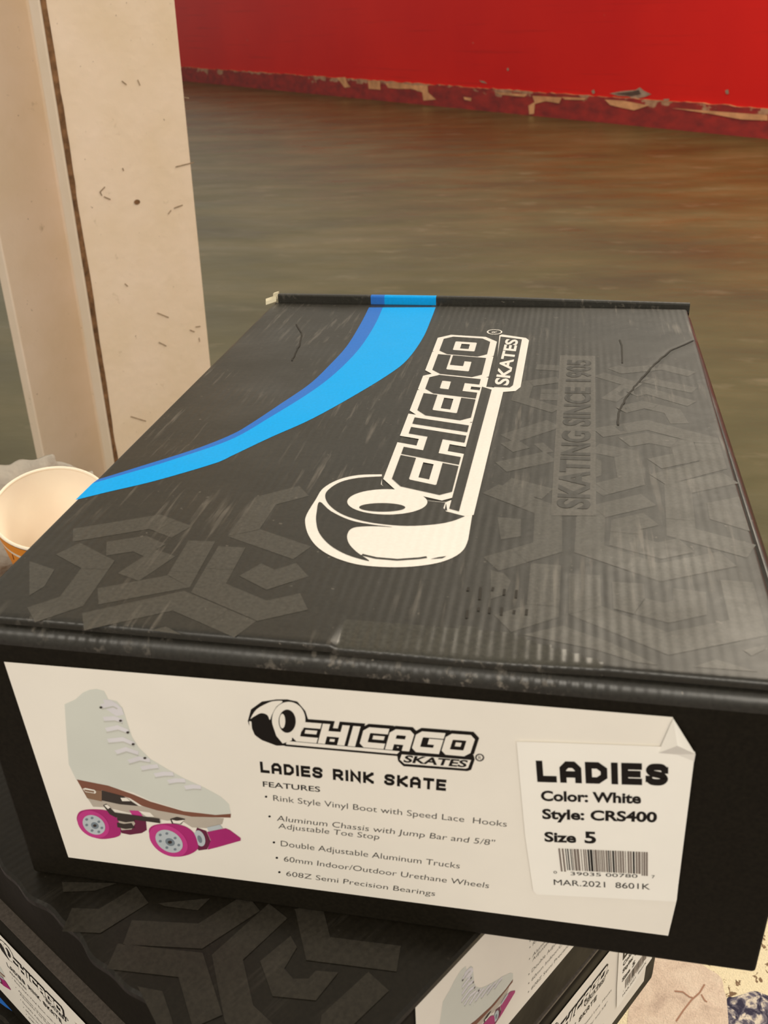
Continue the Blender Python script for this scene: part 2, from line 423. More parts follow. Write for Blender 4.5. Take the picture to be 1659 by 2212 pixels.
cf = Frame((0, 0, 0), (1, 0, 0), (0, 1, 0))
cp = Mesh(); cp.poly([(-4, -4, 0), (4, -4, 0), (4, .75, 0), (-4, .75, 0)], M_CP)
cp.poly([(.16, .10, .0002), (.75, .10, .0002), (.75, .70, .0002), (.16, .70, .0002)], M_CY)
crp = Crop(1359, 2012, 5.53)
stone = crp(cf, [(60,1400),(0,900),(200,300),(420,250),(760,330),(950,455),(1060,520),(1115,600),(1130,700),(1160,790),(1170,900),(1180,1010),(1185,1106),(1190,1250),(1150,1500),(700,1700)])
flat(cp, cf, spline(stone, 4, True), M_CB, .0006)
viol = crp(cf, [(1170,800),(1250,790),(1340,760),(1500,715),(1659,770),(1900,820),(2300,1200),(1900,1800),(1300,1700),(1190,1250),(1180,1010)])
flat(cp, cf, spline(viol, 3, True), M_CP, .0004)
M_CR = plain('carpet_crease', (160, 122, 102), .95, .05)
for q in ([(560,1080),(640,960),(740,830),(840,740),(900,640)], [(540,720),(640,730),(720,790),(760,800)], [(860,760),(900,830),(930,850)]):
    stroke(cp, cf, crp(cf, q), .0013, M_CR, .0009)
st(cp.build('carpet'))

# ------------------------------------------------------------------ steel column
def cream_paint():
    m, nt, bs = newmat('scuffed_cream_paint'); vec = coords(nt)
    c = ramp(nt, noise_n(nt, vec, 9, 4), [(.3, (.78, .63, .46)), (.7, (.85, .70, .56))])
    n2 = noise_n(nt, vec, 42, 5, .65)
    st_ = ramp(nt, n2, [(.66, 0.0), (.76, 1.0)])
    c = mixc(nt, math_n(nt, 'MULTIPLY', st_, .55), c, (.40, .31, .19))
    sp = ramp(nt, noise_n(nt, vec, 120, 2, .6), [(.73, 0.0), (.78, 1.0)])
    c = mixc(nt, math_n(nt, 'MULTIPLY', sp, .7), c, (.15, .10, .06))
    nt.links.new(c, bs.inputs['Base Color']); bs.inputs['Roughness'].default_value = .5
    bump(nt, bs, noise_n(nt, vec, 60, 4), .3, .002)
    return m
M_SCUFF = plain('grey_scuff', (150, 128, 104), .8, .2, .3, 200)
M_POST = cream_paint(); M_RUST = plain('bare_rust_line', (120, 88, 60), .8, .2, .45, 90)
UP = V((0.03761, -0.00062, 0.99929)); HP = 2.6
P = onplane(266, 1130, (0, 0, 1), (0, 0, 0))
fdir = V((.46, .89, 0)).normalized(); gdir = V((-fdir.y, fdir.x, 0))
fp = V((gdir.x, gdir.y, 0)); nrm = UP.cross(fdir)
def on_post(x, y): return onplane(x, y, nrm, P)
q = on_post(455, 780); wF = (q - P - UP*((q - P).dot(UP))).dot(fdir)
post = thing('steel_column', P + fdir*wF/2, 'scuffed cream painted steel H column standing at the edge of the rink floor', 'column')
TH = .024
fm = Mesh(); fm.box(P, fdir*wF, gdir*TH, UP*HP, M_POST); fm.build('front_flange', post, bevel=.003)
GD = .13
rp = P + gdir*GD
ql = onplane(93, 980, nrm, rp); left = (ql - rp - UP*((ql - rp).dot(UP))).dot(fdir)
rm = Mesh(); rm.box(rp + fdir*left, fdir*(wF - left*0 - left), gdir*TH, UP*HP, M_POST); rm.build('rear_flange', post, bevel=.003)
wm = Mesh(); wm.box(P + fdir*(wF*.30) + gdir*TH, fdir*.016, gdir*(GD-TH), UP*HP, M_POST); wm.build('web', post)
# bare line where the paint has come off beside the flange edge
rl = Mesh(); rows = [[], []]
PF = Frame(P, fdir, UP)
for k in range(160):
    z = HP*k/159; wob = noise.noise(V((z*9, 0, 0)))*.0022 + noise.noise(V((z*70, 3, 0)))*.0014
    rows[0].append(P + UP*z + fdir*(.0015 + abs(wob)*.3) - gdir*.0008); rows[1].append(P + UP*z + fdir*(.0095 + wob + z*.002) - gdir*.0008)
rl.grid(rows, M_RUST)
c1 = Crop(0, 0, 2.37); c2 = Crop(0, 600, 2.37)
for cc, lst in ((c1, ([(875,870),(970,848)], [(495,1010),(485,990),(510,965)], [(505,1015),(540,1030)], [(672,420),(685,450)], [(915,515),(940,520)], [(600,870),(606,885)], [(590,425),(615,445)], [(840,1110),(855,1090)], [(870,1080),(915,1065)], [(620,1460),(636,1475)])),
                (c2, ([(960,280),(985,290)], [(990,265),(1015,262)], [(1008,320),(1012,340)], [(660,715),(740,740)], [(790,190),(850,215)], [(800,340),(840,360)]))):
    for s_ in lst: stroke(rl, PF, cc(PF, s_), .0016, M_SCUFF, .0009)
flat(rl, PF, c1(PF, ell(678, 1045, 16, 13, 10)), M_RUST, .0009)
rl.build('rust_line', post)

# ------------------------------------------------------------------ label artwork (drawn once in the frame of the top box's front)
FT = Frame((0, 0, ZT), (1, 0, 0), (0, 0, 1))          # front of the top box
k1 = Crop(0, 1400, 2.765); k2 = Crop(500, 1450, 2.552); k3 = Crop(1050, 1480, 2.724)
LX, LZ = 0.0165, 0.1105                              # upper left corner of the label on that face
def label_art(fr, T, parent, full=True):
    A = lambda kc, pts: [T(p) for p in kc(FT, pts)]
    o1, o2, o3, o4, o5 = .00046, .00056, .00066, .00076, .00086
    # picture of the skate
    m = Mesh()
    flat(m, fr, A(k1, [(390,330),(455,300),(500,260),(540,243),(580,238),(625,250),(650,300),(700,310),(735,350),(760,430),(790,520),(830,585),(900,655),(1000,715),(1100,770),(1230,830),(1320,880),(1370,925),(1382,985),(1290,990),(1100,965),(900,905),(800,858),(650,818),(460,782),(415,690),(400,500)]), M_BOOT, o1)
    for a, b, c_ in (((612,345),(680,330),(705,345)), ((625,420),(690,415),(735,432)), ((640,485),(710,470),(770,495)), ((650,550),(740,540),(805,570)), ((700,620),(760,600),(830,625)), ((775,675),(840,655),(900,668)), ((850,715),(900,705),(950,702)), ((930,755),(990,745),(1040,748)), ((1010,795),(1060,785),(1110,788)), ((1110,830),(1160,822),(1205,828))):
        stroke(m, fr, A(k1, [a, b, c_]), .0024, M_LACE, o2)
        stroke(m, fr, A(k1, [(a[0], a[1]+12), (b[0], b[1]+13), (c_[0], c_[1]+10)]), .0006, M_BOOT2, o3)
    flat(m, fr, A(k1, [(620,300),(670,305),(730,350),(745,390),(700,400),(640,360)]), M_LACE, o2)
    for q in ((608,346), (725,425), (768,495), (800,565), (870,648)): flat(m, fr, A(k1, ell(q[0], q[1], 9, 7, 8)), M_SHD, o4)
    flat(m, fr, A(k1, [(525,888),(640,908),(860,940),(1060,985),(1340,1010),(1330,1045),(1240,1070),(1150,1065),(1080,1020),(1000,1025),(930,1010),(760,975),(640,945),(560,942)]), M_PLATE, o1)
    flat(m, fr, A(k1, [(830,965),(900,975),(925,1000),(880,1000)]), M_PAPER, o2)
    flat(m, fr, A(k1, [(462,778),(650,815),(800,868),(900,910),(1100,968),(1290,990),(1382,983),(1380,1006),(1150,1000),(940,962),(850,935),(780,890),(640,850),(610,842),(612,908),(525,890)]), M_SOLE, o2)
    flat(m, fr, A(k1, [(500,826),(612,846),(612,908),(528,890)]), M_HEEL, o3)
    flat(m, fr, A(k1, [(500,832),(515,826),(570,838),(580,850),(575,860),(515,850)]), M_PAPER, o4)
    flat(m, fr, A(k1, [(508,834),(568,844),(568,854),(514,845)]), M_HEEL, o5)
    flat(m, fr, A(k1, [(612,842),(740,876),(830,935),(720,925),(612,902)]), M_SHD, o3)
    flat(m, fr, A(k1, [(725,885),(760,885),(785,905),(735,905)]), M_PAPER, o4)
    flat(m, fr, A(k1, [(720,1080),(740,1030),(830,1005),(875,1025),(880,1080),(850,1098),(780,1108),(730,1098)]), M_MAR, o2)
    flat(m, fr, A(k1, [(775,962),(835,965),(858,1000),(800,1000)]), M_PINK, o2)
    flat(m, fr, A(k1, [(700,985),(790,1000),(812,1040),(790,1075),(730,1080)]), M_PLATE, o3)
    for z_ in (1010, 1050): stroke(m, fr, A(k1, [(705,z_-4),(750,z_+6),(800,z_)]), .0026, M_SHD, o4)
    stroke(m, fr, A(k1, [(690,985),(800,1000),(960,1022)]), .0024, M_SHD, o5)
    flat(m, fr, A(k1, [(620,930),(640,922),(690,975),(700,1005),(660,985)]), M_SHD, o3)
    flat(m, fr, A(k1, [(628,930),(645,926),(665,942),(650,952)]), M_PAPER, o4)
    flat(m, fr, A(k1, [(1180,1065),(1235,1085),(1262,1150),(1240,1195),(1190,1202),(1150,1150)]), M_MAR, o2)
    flat(m, fr, A(k1, ell(1197, 1128, 30, 50, 20, -.35)), M_HUB, o3)
    flat(m, fr, A(k1, ell(1197, 1132, 12, 24, 14, -.35)), M_HUB2, o4)
    flat(m, fr, A(k1, [(1240,1090),(1350,1068),(1375,1078),(1440,1126),(1440,1142),(1300,1182),(1243,1196),(1262,1140)]), M_PINK2, o3)
    flat(m, fr, A(k1, [(1240,1062),(1318,1045),(1334,1068),(1250,1085)]), M_HUB, o4)
    flat(m, fr, A(k1, [(1020,1012),(1060,1000),(1110,1012),(1085,1045),(1030,1040)]), M_SHD, o3)
    flat(m, fr, A(k1, [(1030,1015),(1060,1022),(1108,1016),(1080,1040),(1040,1036)]), M_PAPER, o4)
    for pts, cx, cy, rx, ry in (([(463,1010),(475,975),(505,960),(560,955),(640,962),(690,990),(718,1040),(725,1100),(700,1120),(650,1130),(600,1131),(545,1115),(500,1080),(475,1045)], 567, 1045, 72, 53),
                                ([(893,1090),(905,1060),(945,1045),(1020,1040),(1105,1055),(1160,1095),(1183,1150),(1185,1190),(1140,1222),(1070,1238),(1010,1228),(955,1200),(915,1150)], 1015, 1143, 88, 60)):
        flat(m, fr, A(k1, [(p.x, p.y) for p in spline(pts, 4, True)]), M_PINK2, o3)
        flat(m, fr, A(k1, ell(cx-4, cy-2, rx*1.42, ry*1.38, 36, .55)), M_PINK, o4)
        flat(m, fr, A(k1, ell(cx, cy, rx, ry, 32, .55)), M_HUB, o5)
        for k in range(7):
            t = k*2*math.pi/7; flat(m, fr, A(k1, ell(cx + rx*.66*math.cos(t), cy + ry*.72*math.sin(t) + rx*.25*math.cos(t), 9, 8, 8)), M_HUB2, o5 + .00006)
        flat(m, fr, A(k1, ell(cx+6, cy+4, rx*.34, ry*.36, 16, .5)), M_HUB2, o5 + .00006)
        flat(m, fr, A(k1, ell(cx+6, cy+4, rx*.15, ry*.16, 10)), M_SHD, o5 + .00012)
    m.build('skate_picture', parent)
    # logo
    m = Mesh()
    quad = k2(FT, [(335,375), (1312,462), (1350,345), (362,268)])
    flat(m, fr, A(k2, [(250,150),(310,150),(365,162),(410,215),(425,262),(370,262),(330,370),(290,405),(250,405),(170,375),(115,335),(92,270),(110,205),(170,162)]), M_INK, o1)
    flat(m, fr, A(k2, [(p.x, p.y) for p in spline([(240,158),(200,170),(140,205),(108,255),(125,245),(165,225),(200,235),(214,262),(225,235),(250,190),(285,160)], 4, True)]), M_PAPER, o2)
    stroke(m, fr, A(k2, [(106,270),(110,310),(125,345),(150,368)]), .0008, M_PAPER, o2)
    flat(m, fr, A(k2, ell(318, 262, 92, 100, 40)), M_PAPER, o2)
    flat(m, fr, A(k2, [(228,285),(300,240),(345,300),(335,375),(285,392),(250,350)]), M_PAPER, o2)
    flat(m, fr, A(k2, ell(310, 268, 47, 64, 30)), M_INK, o3)
    flat(m, fr, A(k2, ell(284, 266, 16, 40, 24)), M_PAPER, o4)
    flat(m, fr, A(k2, [(280,400),(290,370),(330,362),(1335,455),(1342,480),(1322,538),(1300,545),(950,518),(920,490),(915,462),(300,408)]), M_INK, o1)
    flat(m, fr, A(k2, [(305,388),(312,376),(930,432),(915,447),(306,394)]), M_PAPER, o3 + .0001)
    flat(m, fr, A(k2, [(940,452),(1322,482),(1305,526),(1290,530),(955,503),(930,480)]), M_PAPER, o2)
    text(m, fr, 'SKATES', *k2(FT, [(948,492), (1293,521), (962,454)]), M_INK, o3, bold=.03, T=T)
    logo_letters(m, fr, quad, .27, .135, M_INK, o2, T)
    logo_letters(m, fr, quad, .27, 0.0, M_PAPER, o4 + .00004, T)
    stroke(m, fr, A(k2, ell(1369, 470, 21, 18, 24)), .0005, M_INKS, o1, True)
    text(m, fr, 'R', *k2(FT, [(1361,480), (1378,482), (1362,460)]), M_INKS, o1, T=T)
    m.build('printed_logo', parent)
    # lines of writing
    m = Mesh()
    heavy(m, fr, 'LADIES RINK SKATE', *k2(FT, [(163,553), (1183,655), (158,492)]), M_INK, o1, .265, .45, T)
    text(m, fr, 'FEATURES', *k2(FT, [(176,630), (491,660), (174,600)]), M_INK, o1, bold=.012, T=T)
    for s, bl, br, tl in (('Rink Style Vinyl Boot with Speed Lace  Hooks', (233,708), (1517,852), (231,675)),
                          ('Aluminum Chassis with Jump Bar and 5/8"', (252,818), (1447,955), (255,787)),
                          ('Adjustable Toe Stop', (260,860), (815,922), (262,830)),
                          ('Double Adjustable Aluminum Trucks', (274,958), (1258,1082), (274,926)),
                          ('60mm Indoor/Outdoor Urethane Wheels', (290,1042), (1418,1190), (292,1012)),
                          ('608Z Semi Precision Bearings', (303,1122), (1122,1233), (305,1094))):
        text(m, fr, s, *k2(FT, [bl, br, tl]), M_INKS, o1, bold=-.004, T=T)
    for q in ((193,686), (212,795), (236,938), (252,1023), (266,1102)): flat(m, fr, A(k2, ell(q[0], q[1], 7, 6, 12)), M_INK, o1)
    m.build('printed_text', parent)
def sticker(fr, T, root):
    A = lambda kc, pts: [T(p) for p in kc(FT, pts)]
    m = Mesh()
    flat(m, fr, A(k3, [(180,318),(1010,385),(1228,376),(1117,1258),(300,1218),(272,1190)][:1] + [(340,322),(1000,345),(1090,352),(1080,384),(1228,376),(1117,1258),(300,1216),(278,1195),(230,870)]), M_STICK, .0011)
    sk = m.build('size_sticker', root)
    o = .00125
    m = Mesh()
    heavy(m, fr, 'LADIES', *k3(FT, [(303,553), (1072,576), (293,428)]), M_INK, o, .30, .46, T)
    for s, bl, br, tl, b in (('Color: White', (325,662), (910,678), (322,603), .034), ('Style: CRS400', (332,768), (1003,788), (330,710), .034), ('Size', (345,902), (530,909), (343,845), .034), ('5', (580,910), (648,913), (577,842), .03)):
        text(m, fr, s, *k3(FT, [bl, br, tl]), M_INK, o, bold=b, T=T)
    for s, bl, br, tl in (('39035 00780', (498,1101), (890,1116), (497,1080)), ('0', (398,1091), (418,1092), (397,1075)), ('7', (973,1118), (992,1119), (972,1100)), ('MAR.2021  8601K', (400,1158), (963,1185), (398,1124))):
        text(m, fr, s, *k3(FT, [bl, br, tl]), M_INKS, o, bold=0.0, T=T)
    m.build('printed_text', sk)
    m = Mesh(); rng = random.Random(5); x = 0.0
    dark = [(.075, .135), (.30, .36), (.53, .555), (.60, .625), (.82, .85)]
    while x < 1.0:
        wbar = rng.choice((.010, .014, .02, .026)); gap = rng.choice((.008, .012, .018))
        lng = 1.0 if (x < .04 or x > .93) else .93
        mt = M_INK if any(a <= x <= b for a, b in dark) else M_BAR
        a = lambda u, v: (425 + 525*u + 16*v*(1-u), 943 + 22*u + v*(136 + 4*u))
        flat(m, fr, A(k3, [a(x, 0), a(min(1, x+wbar), 0), a(min(1, x+wbar), lng), a(x, lng)]), mt, o)
        x += wbar + gap
    m.build('barcode', sk)

# ------------------------------------------------------------------ top box
BW, BD, BH = .28, .3808, .1269
top = thing('skate_box', (BW/2, BD/2, ZT), 'largest black skate box, topmost of the stack, blue curved stripe across its lid', 'box', 'stacked black skate boxes')
def body(root, o, ex, ey, h, mat, bevel=.005):
    m = Mesh(); m.box(o, ex, ey, V((0, 0, h)), mat)
    ob = m.build('box_body', root, weld=1e-6); me = ob.data
    bm = bmesh.new(); bm.from_mesh(me); zt = max(v.co.z for v in bm.verts)
    bmesh.ops.bevel(bm, geom=[e for e in bm.edges if all(abs(v.co.z-zt) < 1e-5 for v in e.verts)], offset=bevel, segments=5, profile=.5, affect='EDGES')
    me.materials.append(M_RIM)
    for fc in bm.faces:
        if .03 < fc.normal.z < .985: fc.material_index = 1
    bm.to_mesh(me); bm.free()
    for p in me.polygons: p.use_smooth = True
    b = ob.modifiers.new('bevel', 'BEVEL'); b.width = .0014; b.segments = 2; b.limit_method = 'ANGLE'; b.angle_limit = math.radians(50); b.harden_normals = True
    return ob
bo = body(top, (0, 0, ZT), V((BW, 0, 0)), V((0, BD, 0)), BH - .0035, M_BODY, .006)
crest = [(1499,735),(1449,757),(1413,787),(1381,823),(1353,858),(1338,886),(1335,918)]
LF = Frame((0, 0, ZT + BH), (1, 0, 0), (0, 1, 0))
cr1 = [LF.px(*p) for p in crest]; cr2 = [LF.px(*p) for p in [(640,700),(652,722),(647,745),(630,780)]]
fb = [LF.px(*p) for p in [(728,1400),(743,1340),(900,1352),(1000,1354),(1099,1364),(1159,1386),(1222,1406),(1302,1428)]]
def segd(p, pl):
    best = 9
    for a, b in zip(pl, pl[1:]):
        ab = b - a; t = max(0, min(1, (p-a).dot(ab)/ab.length_squared)); best = min(best, (p - (a + ab*t)).length)
    return best
def lidz(x, y):
    p = V((x, y)); z = 0.0
    for c, dp, s in ((cr1, .00022, .0012), (cr2, .0002, .0012)):
        dd = segd(p, c)
        if dd < .008: z -= dp*math.exp(-(dd/s)**2)
    if y < .045:
        for a, b in zip(fb, fb[1:]):
            if min(a.x, b.x) <= x <= max(a.x, b.x) and abs(b.x-a.x) > 1e-5:
                t = (x-a.x)/(b.x-a.x); yl = a.y + (b.y-a.y)*t
                if y < yl: z -= (yl - y)*.09
                break
    z += .0002*math.sin(x*17+1)*math.sin(y*11)
    return z
LF.zf = lidz
lm = Mesh(); nx, ny = 170, 230
c00, c10, c11, c01 = V((.0035, .0045)), V((BW-.0085, .0045)), V((BW-.0050, BD-.004)), V((.0035, BD-.004))
def lp(u, v): return c00*(1-u)*(1-v) + c10*u*(1-v) + c11*u*v + c01*(1-u)*v
rows = [[LF.at(lp(i/nx, j/ny)) for i in range(nx+1)] for j in range(ny+1)]
lm.grid(rows, M_LID)
dn = V((0, 0, -.003))
# rounded front edge and the sheet's thickness
for edge, out in ((rows[0], V((0, -1, 0))), ([rr[-1] for rr in rows], V((1, 0, 0))), (list(reversed(rows[-1])), V((0, 1, 0))), ([rr[0] for rr in reversed(rows)], V((-1, 0, 0)))):
    lm.grid([[p + out*(.0014*math.sin(a)) + V((0, 0, -.0014*(1-math.cos(a)))) for p in edge] for a in (math.pi/2, math.pi/4, 0)] , M_RIM if out.y < 0 else M_LID)
    lm.grid([[p + out*.0014 + dn for p in edge], [p + out*.0014 - V((0, 0, .0014)) for p in edge]], M_LID)
lid = lm.build('lid', top, smooth=True, weld=1e-6)
lid.data.materials.append(M_SHEEN); kf = len(lid.data.materials) - 1
for pg in lid.data.polygons:                          # bent front patch, its sheen partly put into a paler colour
    c_ = pg.center + lid.parent.location
    if c_.y < .04 and pg.normal.z > .9:
        for a, b in zip(fb, fb[1:]):
            if a.x <= c_.x < b.x and c_.y < a.y + (b.y-a.y)*(c_.x-a.x)/(b.x-a.x): pg.material_index = kf
# raised hinge fold along the back
hm = Mesh(); y0 = BD - .003
hx0, hx1 = LF.px(590, 664).x, BW - .002
nseg = 40
sx0, sx1, sx2 = LF.px(797, 662).x, LF.px(827, 662).x, LF.px(940, 662).x
cuts = sorted(set([hx0 + (hx1-hx0)*k/nseg for k in range(nseg+1)] + [sx0, sx1, sx2]))
for a, b in zip(cuts, cuts[1:]):
    mid = (a+b)/2; mt = M_NAVY if sx0 <= mid < sx1 else M_BLUE if sx1 <= mid < sx2 else M_LID
    hz = lambda x: ZT + BH + .0052 - .0022*max(0, (x-.15)/.13)
    prof = lambda x: [V((x, y0, ZT+BH-.003)), V((x, y0, hz(x)-.0008)), V((x, y0+.0008, hz(x))), V((x, y0+.0035, hz(x))), V((x, y0+.0043, hz(x)-.0008)), V((x, y0+.0043, ZT+BH-.02))]
    pa, pb = prof(a), prof(b)
    for k in range(5): hm.poly([pa[k], pb[k], pb[k+1], pa[k+1]], mt)
for x in (hx0, hx1): hm.poly(prof(x), M_LID)
hm.build('lid_hinge', top, weld=1e-6)
# torn card at the back corners
tm = Mesh()
q0 = V((.0, BD-.003, ZT+BH)); tm.box(q0 + V((-.003, -.004, -.001)), V((.007, .002, .002)), V((-.001, .003, .001)), V((0, .001, .0022)), M_KRAFT)
tm.box(q0 + V((.001, .001, .001)), V((.0035, 0, .001)), V((0, .003, 0)), V((.0003, 0, .0045)), M_KRAFT)
tm.build('torn_corner', top)
# printed hex pattern
def bands(fr, kc, lst, w, m, mat, off, polys=()):
    for ln in lst: stroke(m, fr, dense(kc(fr, ln), .003, False), w, mat, off)
    for pl in polys: flat(m, fr, dense(kc(fr, pl), .006), mat, off)
pm = Mesh(); e1 = Crop(1060, 900, 2.769); e2 = Crop(1060, 1150, 2.769); e3 = Crop(1060, 660, 3.77); e4 = Crop(60, 1050, 2.765); e5 = Crop(1000, 640, 2.517)
PO = .00005; BWD = .0107
bands(LF, e1, [[(1435,365),(1120,430),(1140,690),(1560,805)], [(960,610),(805,645),(800,745),(1010,800),(1170,768)], [(945,495),(600,575),(590,790),(1010,930),(1420,850)],
               [(800,150),(940,125),(1145,165),(1170,240),(980,280)], [(640,95),(935,48),(1290,140),(1330,290),(1000,375)], [(625,185),(810,222),(840,385),(625,440)],
               [(100,130),(380,40)], [(95,185),(195,160)], [(60,300),(360,235)], [(90,395),(340,460)], [(0,430),(345,560),(340,780),(0,880)], [(290,190),(345,180)]], BWD, pm, M_BAND, PO,
      [[(1295,515),(1485,478),(1550,685),(1310,612)], [(40,600),(180,610),(180,715),(60,735)], [(630,250),(662,262),(662,350),(630,362)], [(510,600),(575,600),(575,800),(510,800)]])
bands(LF, e2, [[(560,250),(565,465),(1060,665),(1540,570),(1470,290)], [(820,300),(830,425),(1050,480),(1190,450),(1190,345)], [(330,190),(310,470),(70,545)]], BWD, pm, M_BAND, PO,
      [[(190,612),(430,558),(720,660),(1000,795),(860,775),(620,700)], [(1210,805),(1345,760),(1600,835)], [(0,225),(80,245),(120,290),(90,370),(0,400)], [(1510,705),(1640,672),(1640,700),(1560,740)]])
bands(LF, e3, [[(1060,850),(1240,805),(1480,860),(1540,960)], [(1000,500),(1080,530),(1400,500),(1640,560)], [(880,560),(1150,640),(960,770)], [(1150,720),(1260,690),(1640,800)], [(1240,600),(1420,640),(1659,690)], [(560,510),(370,500)], [(560,600),(280,640),(240,760),(540,850)], [(480,680),(470,770)]], BWD*.8, pm, M_BAND, PO)
bands(LF, e4, [[(1650,30),(1420,90),(1290,280),(1640,400)], [(1040,330),(900,570),(420,660)], [(1220,365),(1080,610),(1400,745),(1650,690)], [(330,810),(900,685),(1300,855)], [(270,295),(760,215),(920,275)], [(470,375),(670,345),(760,385)],
               [(240,375),(420,470),(260,690),(20,770)], [(1330,500),(1450,560),(1640,500)], [(600,545),(820,400)]], BWD, pm, M_BAND, PO,
      [[(735,862),(825,840),(920,888)], [(10,450),(160,500),(100,600),(10,655)]])
mq = e5(LF, [(478,1192), (724,1192), (719,325), (527,322)])
pm.grid([[LF.at(mq[0].lerp(mq[1], u/6).lerp(mq[3].lerp(mq[2], u/6), v/40), PO + .00006) for u in range(7)] for v in range(41)], M_STRIP)
bands(LF, Crop(1000, 640, 2.517), [], 0, pm, M_BAND, PO)
pm.build('printed_pattern', lid)
mm = Mesh(); text(mm, LF, 'SKATING SINCE 1905', *e5(LF, [(683,1157), (690,348), (508,1150)]), M_DARK, PO + .00018, bold=.035); mm.build('printed_motto', lid)
M_CREASE = plain('crease_shade_and_dent', (44, 40, 34), .7, .3)  # dark strokes paint in the shade of the creases; dents share the colour
for c, wd_ in ((cr1, .0010), (cr2, .0008)):
    cm_ = Mesh(); stroke(cm_, LF, [p + V((random.uniform(-.0003, .0003), random.uniform(-.0003, .0003))) for p in dense(c, .003, False)], wd_, M_CREASE, .00035); cm_.build('crease_shade', lid)
e6 = Crop(1000, 1100, 2.517)
dents = [e6(LF, [(x+2, y-10), (x, y), (x-2, y+10 + 12*(k % 3))]) for k, (x, y) in enumerate(((28,435),(92,470),(95,435),(162,435),(225,445),(290,450),(85,545),(145,545),(210,545),(278,560),(346,555),(22,560)))] + [e3(LF, [(1050,280),(1068,330),(1072,470)])]
for dl in dents:
    cm_ = Mesh(); stroke(cm_, LF, dl, .0009, M_CREASE, .0002); cm_.build('dent', lid)
# blue stripe
nav = [(797,664),(778,701),(749,748),(711,790),(669,830),(605,874),(542,916),(500,940),(422,971),(295,1011),(211,1037)]
mid = [(827,664),(808,705),(774,756),(724,807),(669,849),(584,902),(500,950),(380,992),(295,1018),(200,1045)]
low = [(941,664),(930,693),(913,731),(880,777),(837,811),(753,862),(669,908),(584,946),(500,986),(464,1002),(338,1039),(232,1064),(163,1081)]
def pxs(fr, l): return [fr.px(*p) for p in l]
bs_ = Mesh()
for a, b, mt in ((nav, mid, M_NAVY), (mid, low, M_BLUE)):
    A_ = spline(pxs(LF, a), 8); B_ = spline(pxs(LF, b), 8)
    def rs(P, n=90):
        Ls = [0]
        for i in range(1, len(P)): Ls.append(Ls[-1] + (P[i]-P[i-1]).length)
        out = []; j = 0
        for k in range(n+1):
            t = Ls[-1]*k/n
            while j < len(P)-2 and Ls[j+1] < t: j += 1
            out.append(P[j].lerp(P[j+1], (t-Ls[j])/max(1e-9, Ls[j+1]-Ls[j])))
        return out
    bs_.grid([[LF.at(p, PO + .00003) for p in rs(B_)], [LF.at(p, PO + .00003) for p in rs(A_)]], mt)
bs_.build('blue_stripe', lid, smooth=True)
# white logo
g = Crop(500, 600, 2.37); lg = Mesh(); o1, o2, o3, o4 = PO+.0001, PO+.0002, PO+.0003, PO+.0004
sil = spline([(770,1008),(650,1012),(550,1035),(470,1080),(430,1140),(385,1215),(378,1260),(395,1320),(440,1380),(520,1430),(640,1468),(780,1482),(920,1480),(1050,1462),(1140,1430),(1190,1390),(1212,1340)], 5)
flat(lg, LF, g(LF, [(p.x, p.y) for p in sil] + [(1235,1200),(1190,1215),(1090,1190),(1100,1150),(990,1140),(800,1090),(770,1060)]), M_ART, o1)
flat(lg, LF, g(LF, [(p.x, p.y) for p in spline([(772,1019),(650,1027),(560,1048),(500,1085),(480,1120),(500,1165),(560,1210),(650,1242),(760,1262),(900,1272),(1040,1264),(1130,1247),(1195,1222)], 4)] + [(1100,1198),(1085,1180),(1095,1152),(1000,1143),(800,1085),(765,1060)]), M_DARK, o2)
flat(lg, LF, g(LF, ell(798, 1151, 205, 65, 48)), M_ART, o3)
flat(lg, LF, g(LF, ell(772, 1180, 118, 22, 36)), M_DARK, o4)
flat(lg, LF, g(LF, [(p.x, p.y) for p in spline([(452,1150),(437,1200),(434,1250),(450,1310),(505,1372),(590,1420),(690,1450),(700,1446),(640,1405),(600,1360),(594,1315),(625,1282),(720,1274),(825,1278),(720,1266),(610,1244),(510,1198)], 4, True)]), M_DARK, o2)
stroke(lg, LF, g(LF, [(668,1420),(740,1437),(850,1446),(960,1438),(1000,1432)]), .0012, M_DARK, o2)
flat(lg, LF, g(LF, [(1020,1442),(1060,1432),(1100,1427),(1080,1438)]), M_DARK, o2)
quad = g(LF, [(1122,1128), (1328,318), (1092,303), (812,1060)])
logo_letters(lg, LF, quad, .27, .14, M_ART, o2 + .00002)
logo_letters(lg, LF, quad, .27, 0.0, M_DARK, o4 + .00004)
flat(lg, LF, g(LF, [(1098,1150),(1135,1135),(1275,560),(1310,560),(1395,568),(1240,1215),(1180,1222),(1105,1195)]), M_ART, o1 + .00004)
flat(lg, LF, g(LF, [(1115,1184),(1165,1198),(1332,575),(1283,560)]), M_DARK, o3)
flat(lg, LF, g(LF, [(p.x, p.y) for p in [V(q) for q in [(1345,560),(1372,296),(1385,292),(1508,310),(1523,322),(1480,560),(1455,580),(1385,586),(1340,578)]]]), M_ART, o1 + .00002)
flat(lg, LF, g(LF, [(1336,560),(1378,304),(1487,318),(1441,552),(1425,563)]), M_DARK, o3)
text(lg, LF, 'SKATES', *g(LF, [(1414,556), (1466,322), (1344,548)]), M_ART, o4, bold=.03)
stroke(lg, LF, g(LF, ell(1347, 279, 36, 12, 30)), .0009, M_ART, o1, True)
text(lg, LF, 'R', *g(LF, [(1357,285), (1360,274), (1330,284)]), M_ART, o1)
lg.build('printed_logo', lid)
